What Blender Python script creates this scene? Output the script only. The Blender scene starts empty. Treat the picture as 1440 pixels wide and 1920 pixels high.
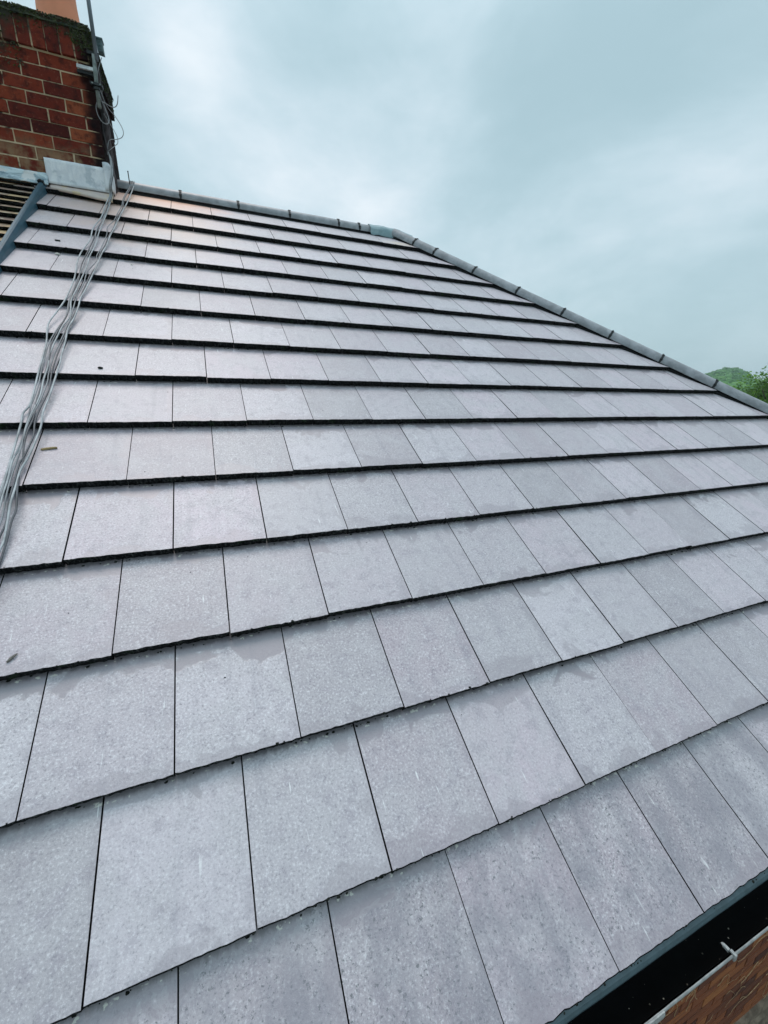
import bpy, bmesh, math, random
from mathutils import Vector, Matrix, noise
random.seed(7)
R = math.radians
sc = bpy.context.scene
COL = sc.collection

# ------------------------------------------------------------------ camera
PITCH = R(35)                       # pitch of every roof slope
cam_d = bpy.data.cameras.new('camera'); cam = bpy.data.objects.new('camera', cam_d); COL.objects.link(cam)
cam_d.sensor_fit = 'VERTICAL'; cam_d.sensor_height = 24.0; cam_d.lens = 24.0 * 765.92 / 1920.0
cam_d.clip_start = 0.02; cam_d.clip_end = 6000
rx = Vector((0.92671735, -0.37551583, 0.01352089)); dn = Vector((-0.09162852, -0.26072946, -0.96105378)); fw = Vector((0.3644162, 0.88938631, -0.27603047))
m = Matrix((rx, -dn, -fw)).transposed().to_4x4(); m.translation = Vector((0.31451, -0.34726, 1.25073))
cam.matrix_world = m
sc.camera = cam

# ------------------------------------------------------------------ node helpers
def new_mat(name):
    mt = bpy.data.materials.new(name); mt.use_nodes = True
    nt = mt.node_tree; b = nt.nodes['Principled BSDF']
    return mt, nt, b
def N(nt, t, **kw):
    n = nt.nodes.new(t)
    for k, v in kw.items():
        if k.startswith('i_'):
            n.inputs[k[2:].replace('_', ' ')].default_value = v
        else: setattr(n, k, v)
    return n
def lk(nt, a, b): nt.links.new(a, b)
def ramp(nt, src, stops, interp='LINEAR'):
    r = nt.nodes.new('ShaderNodeValToRGB'); r.color_ramp.interpolation = interp
    e = r.color_ramp.elements
    while len(e) < len(stops): e.new(0.5)
    for el, (p, c) in zip(e, stops):
        el.position = p; el.color = (*c, 1) if len(c) == 3 else c
    lk(nt, src, r.inputs[0]); return r
def val(c): return (c, c, c)
def mathn(nt, op, a, b=None, c=None, clamp=False):
    n = nt.nodes.new('ShaderNodeMath'); n.operation = op; n.use_clamp = clamp
    for i, v in enumerate((a, b, c)):
        if v is None: continue
        if isinstance(v, (int, float)): n.inputs[i].default_value = v
        else: lk(nt, v, n.inputs[i])
    return n.outputs[0]
def mixc(nt, fac, a, b, mode='MIX'):
    n = nt.nodes.new('ShaderNodeMix'); n.data_type = 'RGBA'; n.blend_type = mode; n.clamp_factor = True
    if isinstance(fac, (int, float)): n.inputs[0].default_value = fac
    else: lk(nt, fac, n.inputs[0])
    for i, v in ((6, a), (7, b)):
        if isinstance(v, tuple): n.inputs[i].default_value = (*v, 1) if len(v) == 3 else v
        else: lk(nt, v, n.inputs[i])
    return n.outputs[2]
def noi(nt, vec, scale, detail=3, rough=.55, dist=0.0, dim='3D', w=None):
    n = nt.nodes.new('ShaderNodeTexNoise'); n.noise_dimensions = dim
    n.inputs['Scale'].default_value = scale; n.inputs['Detail'].default_value = detail
    n.inputs['Roughness'].default_value = rough; n.inputs['Distortion'].default_value = dist
    if vec is not None: lk(nt, vec, n.inputs['Vector'])
    if w is not None: lk(nt, w, n.inputs['W'])
    return n.outputs[0]
def sstep(nt, v, lo, hi, a=0.0, b=1.0):
    n = nt.nodes.new('ShaderNodeMapRange'); n.interpolation_type = 'SMOOTHSTEP'
    n.inputs[1].default_value = lo; n.inputs[2].default_value = hi; n.inputs[3].default_value = a; n.inputs[4].default_value = b
    if isinstance(v, (int, float)): n.inputs[0].default_value = v
    else: lk(nt, v, n.inputs[0])
    return n.outputs[0]
def bump(nt, b, h, strength, dist=0.01):
    n = nt.nodes.new('ShaderNodeBump'); n.inputs['Strength'].default_value = strength; n.inputs['Distance'].default_value = dist
    lk(nt, h, n.inputs['Height']); lk(nt, n.outputs[0], b.inputs['Normal'])
def mapping(nt, vec, scale=(1, 1, 1), rot=(0, 0, 0), loc=(0, 0, 0)):
    n = nt.nodes.new('ShaderNodeMapping'); lk(nt, vec, n.inputs[0])
    n.inputs['Scale'].default_value = scale; n.inputs['Rotation'].default_value = rot; n.inputs['Location'].default_value = loc
    return n.outputs[0]
def objco(nt): return nt.nodes.new('ShaderNodeTexCoord').outputs['Object']

# ------------------------------------------------------------------ world: overcast sky over a Nishita sky
SUN_EL, SUN_ROT = R(68), R(-15)
w = bpy.data.worlds.new('World'); sc.world = w; w.use_nodes = True
nt = w.node_tree; bg = nt.nodes['Background']; bg.inputs[1].default_value = 0.1
sky = nt.nodes.new('ShaderNodeTexSky'); sky.sky_type = 'NISHITA'; sky.sun_disc = False
sky.sun_elevation = SUN_EL; sky.sun_rotation = SUN_ROT; sky.air_density = 1.5; sky.dust_density = 2.0
tc = nt.nodes.new('ShaderNodeTexCoord'); dirv = tc.outputs['Generated']
wn = nt.nodes.new('ShaderNodeTexNoise'); wn.inputs['Scale'].default_value = 1.6; wn.inputs['Detail'].default_value = 3
lk(nt, dirv, wn.inputs['Vector'])
def vm(op, a, b):
    n = nt.nodes.new('ShaderNodeVectorMath'); n.operation = op
    for i, v in enumerate((a, b)):
        if isinstance(v, tuple): n.inputs[i].default_value = v
        else: lk(nt, v, n.inputs[i])
    return n
off = vm('SUBTRACT', wn.outputs['Color'], (.5, .5, .5)).outputs[0]
offs = vm('MULTIPLY', off, (.22, .22, .16)).outputs[0]
dw = vm('ADD', dirv, offs).outputs[0]
# thick and thin places of the cloud deck (direction, half-width, amount)
blobs = [((.05, .867, .496), .075, .40), ((.10, .885, .455), .17, .22), ((.25, .87, .40), .18, .16), ((.31, .88, .34), .14, .22),
         ((.02, .845, .53), .16, .10), ((.45, .80, .30), .22, .14), ((.70, .60, .33), .16, .22), ((.79, .50, .38), .14, .20), ((.42, .75, .50), .13, .12),
         ((.62, .62, .46), .17, -.34), ((.54, .74, .41), .12, -.14), ((.70, .50, .50), .20, -.24), ((.78, .58, .22), .20, -.06), ((-.03, .91, .40), .14, -.20), ((.2, .82, .54), .12, -.10)]
acc = None
for d, s, a in blobs:
    ds = vm('DISTANCE', dw, d).outputs['Value']
    f = sstep(nt, ds, 0.0, s * 1.5, a, 0.0)
    acc = f if acc is None else mathn(nt, 'ADD', acc, f)
n1 = noi(nt, mapping(nt, dw, (1.5, 1.5, 3.2), (0, R(-18), R(20))), 2.0, 5, .5)
n2 = noi(nt, mapping(nt, dw, (1, 1, 2.2)), 5.5, 6, .58)
acc = mathn(nt, 'ADD', acc, mathn(nt, 'MULTIPLY', mathn(nt, 'SUBTRACT', n1, .5), .85))
acc = mathn(nt, 'ADD', acc, mathn(nt, 'MULTIPLY', mathn(nt, 'SUBTRACT', n2, .5), .5))
n3 = noi(nt, mapping(nt, dw, (1, 1, 1.8)), 13, 6, .6)
acc = mathn(nt, 'ADD', acc, mathn(nt, 'MULTIPLY', mathn(nt, 'SUBTRACT', n3, .5), .28))
acc = mathn(nt, 'ADD', acc, .41)
cl = ramp(nt, acc, [(0.0, (.40, .57, .63)), (.28, (.46, .63, .695)), (.5, (.55, .71, .78)), (.75, (.70, .82, .89)), (1.0, (.88, .95, .995))])
cl.color_ramp.interpolation = 'B_SPLINE'
# an overcast sky is brighter overhead than towards the horizon
sep = nt.nodes.new('ShaderNodeSeparateXYZ'); lk(nt, dirv, sep.inputs[0])
zen = sstep(nt, sep.outputs['Z'], .5, 1.0, 10.0, 17.5)
gz = vm('MULTIPLY', cl.outputs[0], (1, 1, 1)); cmb = nt.nodes.new('ShaderNodeCombineXYZ')
for i in range(3): lk(nt, zen, cmb.inputs[i])
lk(nt, cmb.outputs[0], gz.inputs[1])
lk(nt, mixc(nt, .10, gz.outputs[0], sky.outputs[0]), bg.inputs[0])
w.cycles.sampling_method = 'AUTOMATIC'

sl = bpy.data.lights.new('sun', 'SUN'); sl.energy = 1.4; sl.angle = R(30); sl.color = (1, .86, .81)
so = bpy.data.objects.new('sun', sl); COL.objects.link(so)
# sun_rotation turns clockwise seen from above, starting from +Y
sd = Vector((math.sin(SUN_ROT) * math.cos(SUN_EL), math.cos(SUN_ROT) * math.cos(SUN_EL), math.sin(SUN_EL)))
so.rotation_euler = sd.to_track_quat('Z', 'Y').to_euler()
sc.view_settings.view_transform = 'Standard'; sc.view_settings.look = 'None'; sc.view_settings.exposure = 0.10; sc.view_settings.gamma = 1.0

# ------------------------------------------------------------------ object helpers
def tag(o, label=None, cat=None, group=None, kind=None):
    if label: o['label'] = label
    if cat: o['category'] = cat
    if group: o['group'] = group
    if kind: o['kind'] = kind
    return o
def empty(name, loc, label, cat, group=None, kind=None):
    o = bpy.data.objects.new(name, None); COL.objects.link(o); o.location = loc; o.empty_display_size = .1
    return tag(o, label, cat, group, kind)
class MB:
    """collects faces; builds ONE mesh object"""
    def __init__(s): s.v = []; s.f = []; s.mi = []; s.tid = []; s.uv = []
    def face(s, idx, mi=0, tid=(0, 0, 0), uv=None):
        s.f.append(tuple(idx)); s.mi.append(mi); s.tid.append(tid); s.uv.append(uv)
    def add(s, p): s.v.append(tuple(p)); return len(s.v) - 1
    def box(s, x0, x1, y0, y1, z0, z1, mi=0, tid=(0, 0, 0), j=0.0, fr=None):
        b = []
        for x, y, z in ((x0, y0, z0), (x1, y0, z0), (x1, y1, z0), (x0, y1, z0), (x0, y0, z1), (x1, y0, z1), (x1, y1, z1), (x0, y1, z1)):
            p = Vector((x + random.uniform(-j, j), y + random.uniform(-j, j), z + random.uniform(-j, j)))
            b.append(s.add(fr @ p if fr else p))
        for q in ((0, 3, 2, 1), (4, 5, 6, 7), (0, 1, 5, 4), (1, 2, 6, 5), (2, 3, 7, 6), (3, 0, 4, 7)):
            s.face([b[i] for i in q], mi, tid)
    def tube(s, pts, r, n=8, mi=0, tid=(0, 0, 0), caps=True):
        pts = [Vector(p) for p in pts]; rr = r if isinstance(r, (list, tuple)) else [r] * len(pts)
        prev = None; rings = []
        for i, p in enumerate(pts):
            t = (pts[min(i + 1, len(pts) - 1)] - pts[max(i - 1, 0)]).normalized()
            if prev is None:
                a = t.orthogonal().normalized()
            else:
                a = (prev - t * prev.dot(t))
                a = a.normalized() if a.length > 1e-6 else t.orthogonal().normalized()
            prev = a; c = t.cross(a)
            rings.append([s.add(p + (a * math.cos(2 * math.pi * k / n) + c * math.sin(2 * math.pi * k / n)) * rr[i]) for k in range(n)])
        for A, B in zip(rings, rings[1:]):
            for k in range(n): s.face((A[k], A[(k + 1) % n], B[(k + 1) % n], B[k]), mi, tid)
        if caps: s.face(rings[0][::-1], mi, tid); s.face(rings[-1], mi, tid)
    def grid(s, rows, mi=0, tid=(0, 0, 0)):
        ids = [[s.add(p) for p in r] for r in rows]
        for A, B in zip(ids, ids[1:]):
            for k in range(len(A) - 1): s.face((A[k], A[k + 1], B[k + 1], B[k]), mi, tid)
    def lump(s, c, r, mi=0, tid=(0, 0, 0), sq=(1, 1, 1), rough=.3):
        t = (1 + 5 ** .5) / 2
        P = [(-1, t, 0), (1, t, 0), (-1, -t, 0), (1, -t, 0), (0, -1, t), (0, 1, t), (0, -1, -t), (0, 1, -t), (t, 0, -1), (t, 0, 1), (-t, 0, -1), (-t, 0, 1)]
        F = [(0, 11, 5), (0, 5, 1), (0, 1, 7), (0, 7, 10), (0, 10, 11), (1, 5, 9), (5, 11, 4), (11, 10, 2), (10, 7, 6), (7, 1, 8), (3, 9, 4), (3, 4, 2), (3, 2, 6), (3, 6, 8), (3, 8, 9), (4, 9, 5), (2, 4, 11), (6, 2, 10), (8, 6, 7), (9, 8, 1)]
        ids = []
        for q in P:
            v = Vector(q).normalized() * r * random.uniform(1 - rough, 1 + rough)
            ids.append(s.add(Vector(c) + Vector((v.x * sq[0], v.y * sq[1], v.z * sq[2]))))
        for f in F: s.face([ids[i] for i in f], mi, tid)
    def build(s, name, mats, parent=None, smooth=False, fr=None, clips=(), sm_mi=None):
        me = bpy.data.meshes.new(name); me.from_pydata(s.v, [], s.f)
        for mt in (mats if isinstance(mats, (list, tuple)) else [mats]): me.materials.append(mt)
        me.polygons.foreach_set('material_index', s.mi)
        a = me.attributes.new('tid', 'FLOAT_VECTOR', 'FACE'); a.data.foreach_set('vector', [x for t in s.tid for x in t])
        if any(u is not None for u in s.uv):
            ul = me.uv_layers.new(name='UVMap'); k = 0
            for p, u in zip(me.polygons, s.uv):
                for i in range(p.loop_total):
                    ul.data[p.loop_start + i].uv = u[i] if u else (.5, .5)
        if smooth:
            me.polygons.foreach_set('use_smooth', [True if (sm_mi is None or q in sm_mi) else False for q in s.mi])
        me.update()
        if clips:
            bm = bmesh.new(); bm.from_mesh(me)
            for co, no in clips:
                bmesh.ops.bisect_plane(bm, geom=bm.verts[:] + bm.edges[:] + bm.faces[:], plane_co=co, plane_no=no, clear_outer=True, dist=1e-5)
            bm.to_mesh(me); bm.free()
        o = bpy.data.objects.new(name, me); COL.objects.link(o)
        if fr is not None: o.matrix_world = fr
        if parent is not None:
            o.parent = parent
            if parent.type == 'EMPTY' and fr is None: o.matrix_parent_inverse = Matrix.Translation(-parent.location)
            elif fr is not None: o.matrix_parent_inverse = Matrix.Translation(-parent.location)
        return o

# ------------------------------------------------------------------ materials
def mat_tile():
    mt, nt, b = new_mat('grey_concrete_tile')
    oc = objco(nt); uvn = nt.nodes.new('ShaderNodeUVMap').outputs[0]
    at = N(nt, 'ShaderNodeAttribute', attribute_name='tid'); t3 = nt.nodes.new('ShaderNodeSeparateXYZ'); lk(nt, at.outputs['Vector'], t3.inputs[0])
    us = nt.nodes.new('ShaderNodeSeparateXYZ'); lk(nt, uvn, us.inputs[0]); U, V = us.outputs[0], us.outputs[1]
    os_ = nt.nodes.new('ShaderNodeSeparateXYZ'); lk(nt, oc, os_.inputs[0]); OX, OY = os_.outputs[0], os_.outputs[1]
    # offset every tile's texture so that neighbours do not continue each other
    sc_ = N(nt, 'ShaderNodeVectorMath', operation='SCALE'); lk(nt, at.outputs['Vector'], sc_.inputs[0]); sc_.inputs['Scale'].default_value = 9.0
    ad = N(nt, 'ShaderNodeVectorMath', operation='ADD'); lk(nt, oc, ad.inputs[0]); lk(nt, sc_.outputs[0], ad.inputs[1]); P = ad.outputs[0]
    lav = mixc(nt, t3.outputs[0], (.44, .372, .42), (.418, .392, .425))
    bright = mathn(nt, 'MULTIPLY_ADD', t3.outputs[1], .42, .79)
    hs = N(nt, 'ShaderNodeHueSaturation'); lk(nt, lav, hs.inputs['Color']); lk(nt, bright, hs.inputs['Value'])
    base = hs.outputs[0]
    big = noi(nt, P, 7, 4, .6, .4)
    base = mixc(nt, mathn(nt, 'MULTIPLY', sstep(nt, big, .35, .7), .7), base, (.43, .408, .435))
    blot = noi(nt, P, 26, 4, .6)
    base = mixc(nt, mathn(nt, 'MULTIPLY', sstep(nt, blot, .48, .70), .5), base, (.29, .26, .305))
    # worn grain
    g1 = noi(nt, P, 175, 4, .72); g2 = noi(nt, P, 330, 2, .6); g3 = noi(nt, P, 48, 4, .7)
    grain_amt = mathn(nt, 'MULTIPLY_ADD', t3.outputs[2], .45, .55)
    light = mathn(nt, 'MULTIPLY', sstep(nt, g1, .52, .66), grain_amt)
    dark = mathn(nt, 'MULTIPLY', sstep(nt, g1, .47, .32), grain_amt)
    gb = mixc(nt, mathn(nt, 'MULTIPLY', light, .75), base, (.70, .69, .72))
    gb = mixc(nt, mathn(nt, 'MULTIPLY', dark, .75), gb, (.12, .115, .14))
    gb = mixc(nt, mathn(nt, 'MULTIPLY', sstep(nt, g3, .55, .75), .28), gb, (.56, .545, .58))
    # pits on the lowest course (value stored above 2 in the third slot)
    low = sstep(nt, OY, .36, .30)
    pit = sstep(nt, noi(nt, P, 110, 4, .75), .44, .35)
    gb = mixc(nt, mathn(nt, 'MULTIPLY', mathn(nt, 'MULTIPLY', pit, low), .8), gb, (.07, .08, .085))
    lowm = mathn(nt, 'MULTIPLY', low, sstep(nt, noi(nt, mapping(nt, P, (8, 4, 1)), 1.3, 5, .65), .36, .66))
    gb = mixc(nt, mathn(nt, 'MULTIPLY', lowm, .65), gb, (.20, .19, .225))
    # smooth unweathered margins: under the tile above, along the tail and one side
    e1 = noi(nt, P, 6.5, 4, .55, .8); e2 = noi(nt, P, 38, 2, .5)
    edge = mathn(nt, 'ADD', mathn(nt, 'MULTIPLY', mathn(nt, 'SUBTRACT', e1, .5), 1.0), mathn(nt, 'MULTIPLY', mathn(nt, 'SUBTRACT', e2, .5), .10))
    head = mathn(nt, 'ADD', mathn(nt, 'MULTIPLY_ADD', t3.outputs[1], .10, V), edge)
    mh = mathn(nt, 'MULTIPLY', sstep(nt, head, .950, .978), mathn(nt, 'MULTIPLY_ADD', t3.outputs[2], .5, .5))
    tl = mathn(nt, 'ADD', mathn(nt, 'MULTIPLY_ADD', t3.outputs[2], -.10, V), mathn(nt, 'MULTIPLY', edge, .8))
    mtail = mathn(nt, 'MULTIPLY', sstep(nt, tl, .05, .0), .45)
    sd_ = mathn(nt, 'ADD', mathn(nt, 'SUBTRACT', 1.0, U), mathn(nt, 'MULTIPLY', edge, .6))
    mside = mathn(nt, 'MULTIPLY', sstep(nt, sd_, .07, -.01), .35)
    sm = mathn(nt, 'MAXIMUM', mh, mathn(nt, 'MAXIMUM', mtail, mside))
    smooth_c = mixc(nt, t3.outputs[0], (.27, .228, .262), (.262, .235, .262))
    smooth_c = mixc(nt, mathn(nt, 'MULTIPLY', noi(nt, P, 60, 3, .5), .35), smooth_c, (.31, .27, .305))
    col = mixc(nt, sm, gb, smooth_c)
    rimw = mathn(nt, 'MULTIPLY', sstep(nt, head, .955, .982), sstep(nt, head, .99, .985))
    col = mixc(nt, mathn(nt, 'MULTIPLY', rimw, .10), col, (.62, .65, .66))
    # shade painted just under the overlap of the tile above, with pale lime spots
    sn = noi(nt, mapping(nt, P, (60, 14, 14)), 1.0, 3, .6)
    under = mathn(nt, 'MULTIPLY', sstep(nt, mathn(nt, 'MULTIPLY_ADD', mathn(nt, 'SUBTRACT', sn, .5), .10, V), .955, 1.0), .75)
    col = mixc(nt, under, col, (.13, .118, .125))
    lime = mathn(nt, 'MULTIPLY', sstep(nt, noi(nt, mapping(nt, P, (70, 90, 40)), 1.0, 2, .5), .60, .66), mathn(nt, 'MULTIPLY', sstep(nt, V, .955, .965), sstep(nt, V, .992, .985)))
    col = mixc(nt, mathn(nt, 'MULTIPLY', lime, .8), col, (.66, .65, .58))
    # white lime runs down some tiles
    st = noi(nt, mapping(nt, P, (95, 11, 1)), 1.0, 2, .45)
    patch = noi(nt, P, 4.2, 2, .5)
    run = mathn(nt, 'MULTIPLY', sstep(nt, st, .70, .78), sstep(nt, patch, .46, .56))
    col = mixc(nt, mathn(nt, 'MULTIPLY', run, .75), col, (.74, .75, .76))
    ws = noi(nt, mapping(nt, P, (16, 1.6, 1)), 1.3, 4, .6)
    col = mixc(nt, mathn(nt, 'MULTIPLY', sstep(nt, ws, .54, .74), .26), col, (.20, .195, .235))
    # rust-coloured stain on the top tiles next to the chimney and a small one by the hip
    def stain(cx, cy, sx, sy, amt, c):
        dx = mathn(nt, 'DIVIDE', mathn(nt, 'SUBTRACT', OX, cx), sx); dy = mathn(nt, 'DIVIDE', mathn(nt, 'SUBTRACT', OY, cy), sy)
        r2 = mathn(nt, 'SQRT', mathn(nt, 'ADD', mathn(nt, 'MULTIPLY', dx, dx), mathn(nt, 'MULTIPLY', dy, dy)))
        r2 = mathn(nt, 'ADD', r2, mathn(nt, 'MULTIPLY', mathn(nt, 'SUBTRACT', noi(nt, oc, 5, 4, .6), .5), .9))
        return mathn(nt, 'MULTIPLY', sstep(nt, r2, 1.0, .0), amt), c
    for args in ((.08, 4.84, .70, .40, 1.0, (.80, .34, .17)), (-.15, 4.55, .85, .85, .75, (.66, .43, .33)), (.25, 4.2, .6, .8, .45, (.62, .46, .38)), (2.15, 4.66, .3, .10, .7, (.66, .54, .40))):
        f, c = stain(*args); col = mixc(nt, f, col, c)
    lk(nt, col, b.inputs['Base Color'])
    rg = mathn(nt, 'MULTIPLY_ADD', sm, -.08, .46); lk(nt, rg, b.inputs['Roughness'])
    b.inputs['Specular IOR Level'].default_value = .95
    b.inputs['Sheen Weight'].default_value = .35; b.inputs['Sheen Roughness'].default_value = .4; b.inputs['Sheen Tint'].default_value = (.95, .93, 1, 1)
    h = mathn(nt, 'ADD', mathn(nt, 'MULTIPLY', g1, mathn(nt, 'MULTIPLY_ADD', sm, -.75, 1.0)), mathn(nt, 'MULTIPLY', g2, .3))
    bump(nt, b, h, .42, .0022)
    return mt
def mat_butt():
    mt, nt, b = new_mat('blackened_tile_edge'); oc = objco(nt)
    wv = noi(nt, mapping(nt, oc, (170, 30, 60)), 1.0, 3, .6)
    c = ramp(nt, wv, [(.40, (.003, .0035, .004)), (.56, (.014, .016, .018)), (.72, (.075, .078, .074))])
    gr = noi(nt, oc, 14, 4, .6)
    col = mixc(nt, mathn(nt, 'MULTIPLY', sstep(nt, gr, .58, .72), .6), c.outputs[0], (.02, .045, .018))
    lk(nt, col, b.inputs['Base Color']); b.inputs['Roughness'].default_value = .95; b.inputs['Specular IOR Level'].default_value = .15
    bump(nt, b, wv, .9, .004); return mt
def simple(name, col, rough=.7, var=.25, scale=20, bmp=.3, bd=.004, spec=.4, metal=0, col2=None, stretch=(1, 1, 1)):
    mt, nt, b = new_mat(name); oc = mapping(nt, objco(nt), stretch)
    n = noi(nt, oc, scale, 5, .6)
    c2 = col2 or tuple(x * (1 - var) for x in col)
    c = mixc(nt, sstep(nt, n, .35, .65), col, c2)
    lk(nt, c, b.inputs['Base Color']); b.inputs['Roughness'].default_value = rough; b.inputs['Specular IOR Level'].default_value = spec
    b.inputs['Metallic'].default_value = metal
    if bmp: bump(nt, b, noi(nt, oc, scale * 6, 3, .6), bmp, bd)
    return mt
def mat_brick():
    """chimney brick: each brick's own shade, soot near the corner, lichen towards the head"""
    mt, nt, b = new_mat('red_chimney_brick'); oc = objco(nt)
    at = N(nt, 'ShaderNodeAttribute', attribute_name='tid'); t3 = nt.nodes.new('ShaderNodeSeparateXYZ'); lk(nt, at.outputs['Vector'], t3.inputs[0])
    s3 = nt.nodes.new('ShaderNodeSeparateXYZ'); lk(nt, oc, s3.inputs[0])
    c = ramp(nt, t3.outputs[0], [(0, (.05, .014, .013)), (.35, (.13, .024, .017)), (.75, (.20, .038, .021)), (1, (.27, .072, .034))]).outputs[0]
    n = noi(nt, oc, 22, 5, .65)
    c = mixc(nt, mathn(nt, 'MULTIPLY', sstep(nt, n, .46, .66), .7), c, (.030, .012, .012))
    n2 = noi(nt, oc, 60, 4, .6)
    c = mixc(nt, mathn(nt, 'MULTIPLY', sstep(nt, n2, .56, .72), .45), c, (.32, .13, .08))
    # lichen bleeding on the two lowest rows
    lowz = mathn(nt, 'MULTIPLY', sstep(nt, s3.outputs[2], 3.0, 2.84), sstep(nt, noi(nt, oc, 11, 3, .6), .40, .62))
    c = mixc(nt, mathn(nt, 'MULTIPLY', lowz, .7), c, (.34, .22, .13))
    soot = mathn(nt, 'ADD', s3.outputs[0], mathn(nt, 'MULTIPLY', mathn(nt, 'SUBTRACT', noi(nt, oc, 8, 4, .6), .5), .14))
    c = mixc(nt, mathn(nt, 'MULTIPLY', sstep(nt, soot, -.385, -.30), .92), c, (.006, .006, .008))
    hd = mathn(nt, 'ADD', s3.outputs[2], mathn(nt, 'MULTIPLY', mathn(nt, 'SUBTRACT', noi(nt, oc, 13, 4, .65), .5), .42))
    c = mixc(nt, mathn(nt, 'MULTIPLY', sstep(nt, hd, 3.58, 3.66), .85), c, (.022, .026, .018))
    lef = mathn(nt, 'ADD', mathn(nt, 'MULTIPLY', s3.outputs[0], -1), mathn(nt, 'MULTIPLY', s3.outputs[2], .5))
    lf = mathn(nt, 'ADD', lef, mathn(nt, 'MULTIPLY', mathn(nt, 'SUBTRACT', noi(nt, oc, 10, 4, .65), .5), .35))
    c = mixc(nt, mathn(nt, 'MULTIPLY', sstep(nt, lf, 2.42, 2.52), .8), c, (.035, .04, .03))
    lk(nt, c, b.inputs['Base Color']); b.inputs['Roughness'].default_value = .95; b.inputs['Specular IOR Level'].default_value = .08
    bump(nt, b, noi(nt, oc, 120, 4, .65), .55, .004); return mt
def mat_mortar():
    mt, nt, b = new_mat('cream_mortar'); oc = objco(nt)
    s3 = nt.nodes.new('ShaderNodeSeparateXYZ'); lk(nt, oc, s3.inputs[0])
    c = mixc(nt, noi(nt, oc, 30, 4, .6), (.66, .53, .31), (.55, .46, .36))
    c = mixc(nt, sstep(nt, noi(nt, oc, 9, 3, .6), .56, .66), c, (.06, .05, .045))
    soot = mathn(nt, 'ADD', s3.outputs[0], mathn(nt, 'MULTIPLY', mathn(nt, 'SUBTRACT', noi(nt, oc, 14, 4, .6), .5), .14))
    c = mixc(nt, mathn(nt, 'MULTIPLY', sstep(nt, soot, -.31, -.27), .95), c, (.02, .018, .018))
    hd = mathn(nt, 'ADD', s3.outputs[2], mathn(nt, 'MULTIPLY', mathn(nt, 'SUBTRACT', noi(nt, oc, 16, 4, .65), .5), .3))
    c = mixc(nt, mathn(nt, 'MULTIPLY', sstep(nt, hd, 3.50, 3.62), .85), c, (.03, .03, .02))
    lk(nt, c, b.inputs['Base Color']); b.inputs['Roughness'].default_value = 1; b.inputs['Specular IOR Level'].default_value = .05
    bump(nt, b, noi(nt, oc, 200, 3, .6), .5, .003); return mt
def mat_lead(name, c1, c2, sc1=18, stretch=(1, 1, .45), streak=True, c3=None):
    mt, nt, b = new_mat(name); oc = objco(nt)
    n = noi(nt, mapping(nt, oc, stretch), sc1, 5, .65, .5)
    c = mixc(nt, sstep(nt, n, .38, .64), c1, c2)
    if c3: c = mixc(nt, sstep(nt, noi(nt, oc, 12, 4, .6), .52, .62), c, c3)
    lk(nt, c, b.inputs['Base Color']); b.inputs['Roughness'].default_value = .55; b.inputs['Metallic'].default_value = .0
    bump(nt, b, noi(nt, oc, 30, 4, .5), .4, .006); return mt
def mat_wallbrick():
    mt, nt, b = new_mat('brown_wall_brick'); oc = objco(nt)
    at = N(nt, 'ShaderNodeAttribute', attribute_name='tid'); t3 = nt.nodes.new('ShaderNodeSeparateXYZ'); lk(nt, at.outputs['Vector'], t3.inputs[0])
    c = ramp(nt, t3.outputs[0], [(0, (.08, .024, .014)), (.4, (.20, .058, .022)), (.75, (.28, .085, .028)), (1, (.36, .13, .04))]).outputs[0]
    st = noi(nt, mapping(nt, oc, (4, 1, 110)), 1.0, 4, .7)
    c = mixc(nt, mathn(nt, 'MULTIPLY', sstep(nt, st, .5, .66), .65), c, (.045, .02, .018))
    c = mixc(nt, mathn(nt, 'MULTIPLY', sstep(nt, noi(nt, oc, 35, 4, .65), .60, .72), .3), c, (.38, .22, .11))
    lk(nt, c, b.inputs['Base Color']); b.inputs['Roughness'].default_value = .8
    bump(nt, b, noi(nt, mapping(nt, oc, (25, 1, 140)), 1.0, 4, .65), .6, .004); return mt
def mat_oldtile():
    mt, nt, b = new_mat('old_plain_tile'); oc = objco(nt)
    at = N(nt, 'ShaderNodeAttribute', attribute_name='tid'); t3 = nt.nodes.new('ShaderNodeSeparateXYZ'); lk(nt, at.outputs['Vector'], t3.inputs[0])
    c = ramp(nt, t3.outputs[0], [(0, (.17, .115, .10)), (.4, (.30, .20, .14)), (.7, (.40, .28, .16)), (1, (.50, .35, .19))]).outputs[0]
    c = mixc(nt, sstep(nt, noi(nt, oc, 24, 4, .65), .55, .68), c, (.46, .45, .34))
    c = mixc(nt, sstep(nt, noi(nt, oc, 17, 4, .65), .58, .72), c, (.09, .08, .08))
    lk(nt, c, b.inputs['Base Color']); b.inputs['Roughness'].default_value = .9
    bump(nt, b, noi(nt, oc, 90, 4, .6), .6, .004); return mt
def mat_leaf(name, cols):
    mt, nt, b = new_mat(name)
    at = N(nt, 'ShaderNodeAttribute', attribute_name='tid'); t3 = nt.nodes.new('ShaderNodeSeparateXYZ'); lk(nt, at.outputs['Vector'], t3.inputs[0])
    c = ramp(nt, t3.outputs[0], [(i / (len(cols) - 1), q) for i, q in enumerate(cols)]).outputs[0]
    lk(nt, c, b.inputs['Base Color']); b.inputs['Roughness'].default_value = .7; b.inputs['Specular IOR Level'].default_value = .2
    return mt
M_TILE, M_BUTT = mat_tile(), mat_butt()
M_UNDER = simple('black_underlay', (.008, .009, .01), .9, bmp=0)
M_RIDGE = simple('smooth_grey_ridge', (.31, .33, .355), .42, .35, 13, .25, .002, .45)
M_UNION = simple('black_union_plastic', (.012, .016, .018), .5, bmp=0)
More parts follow.
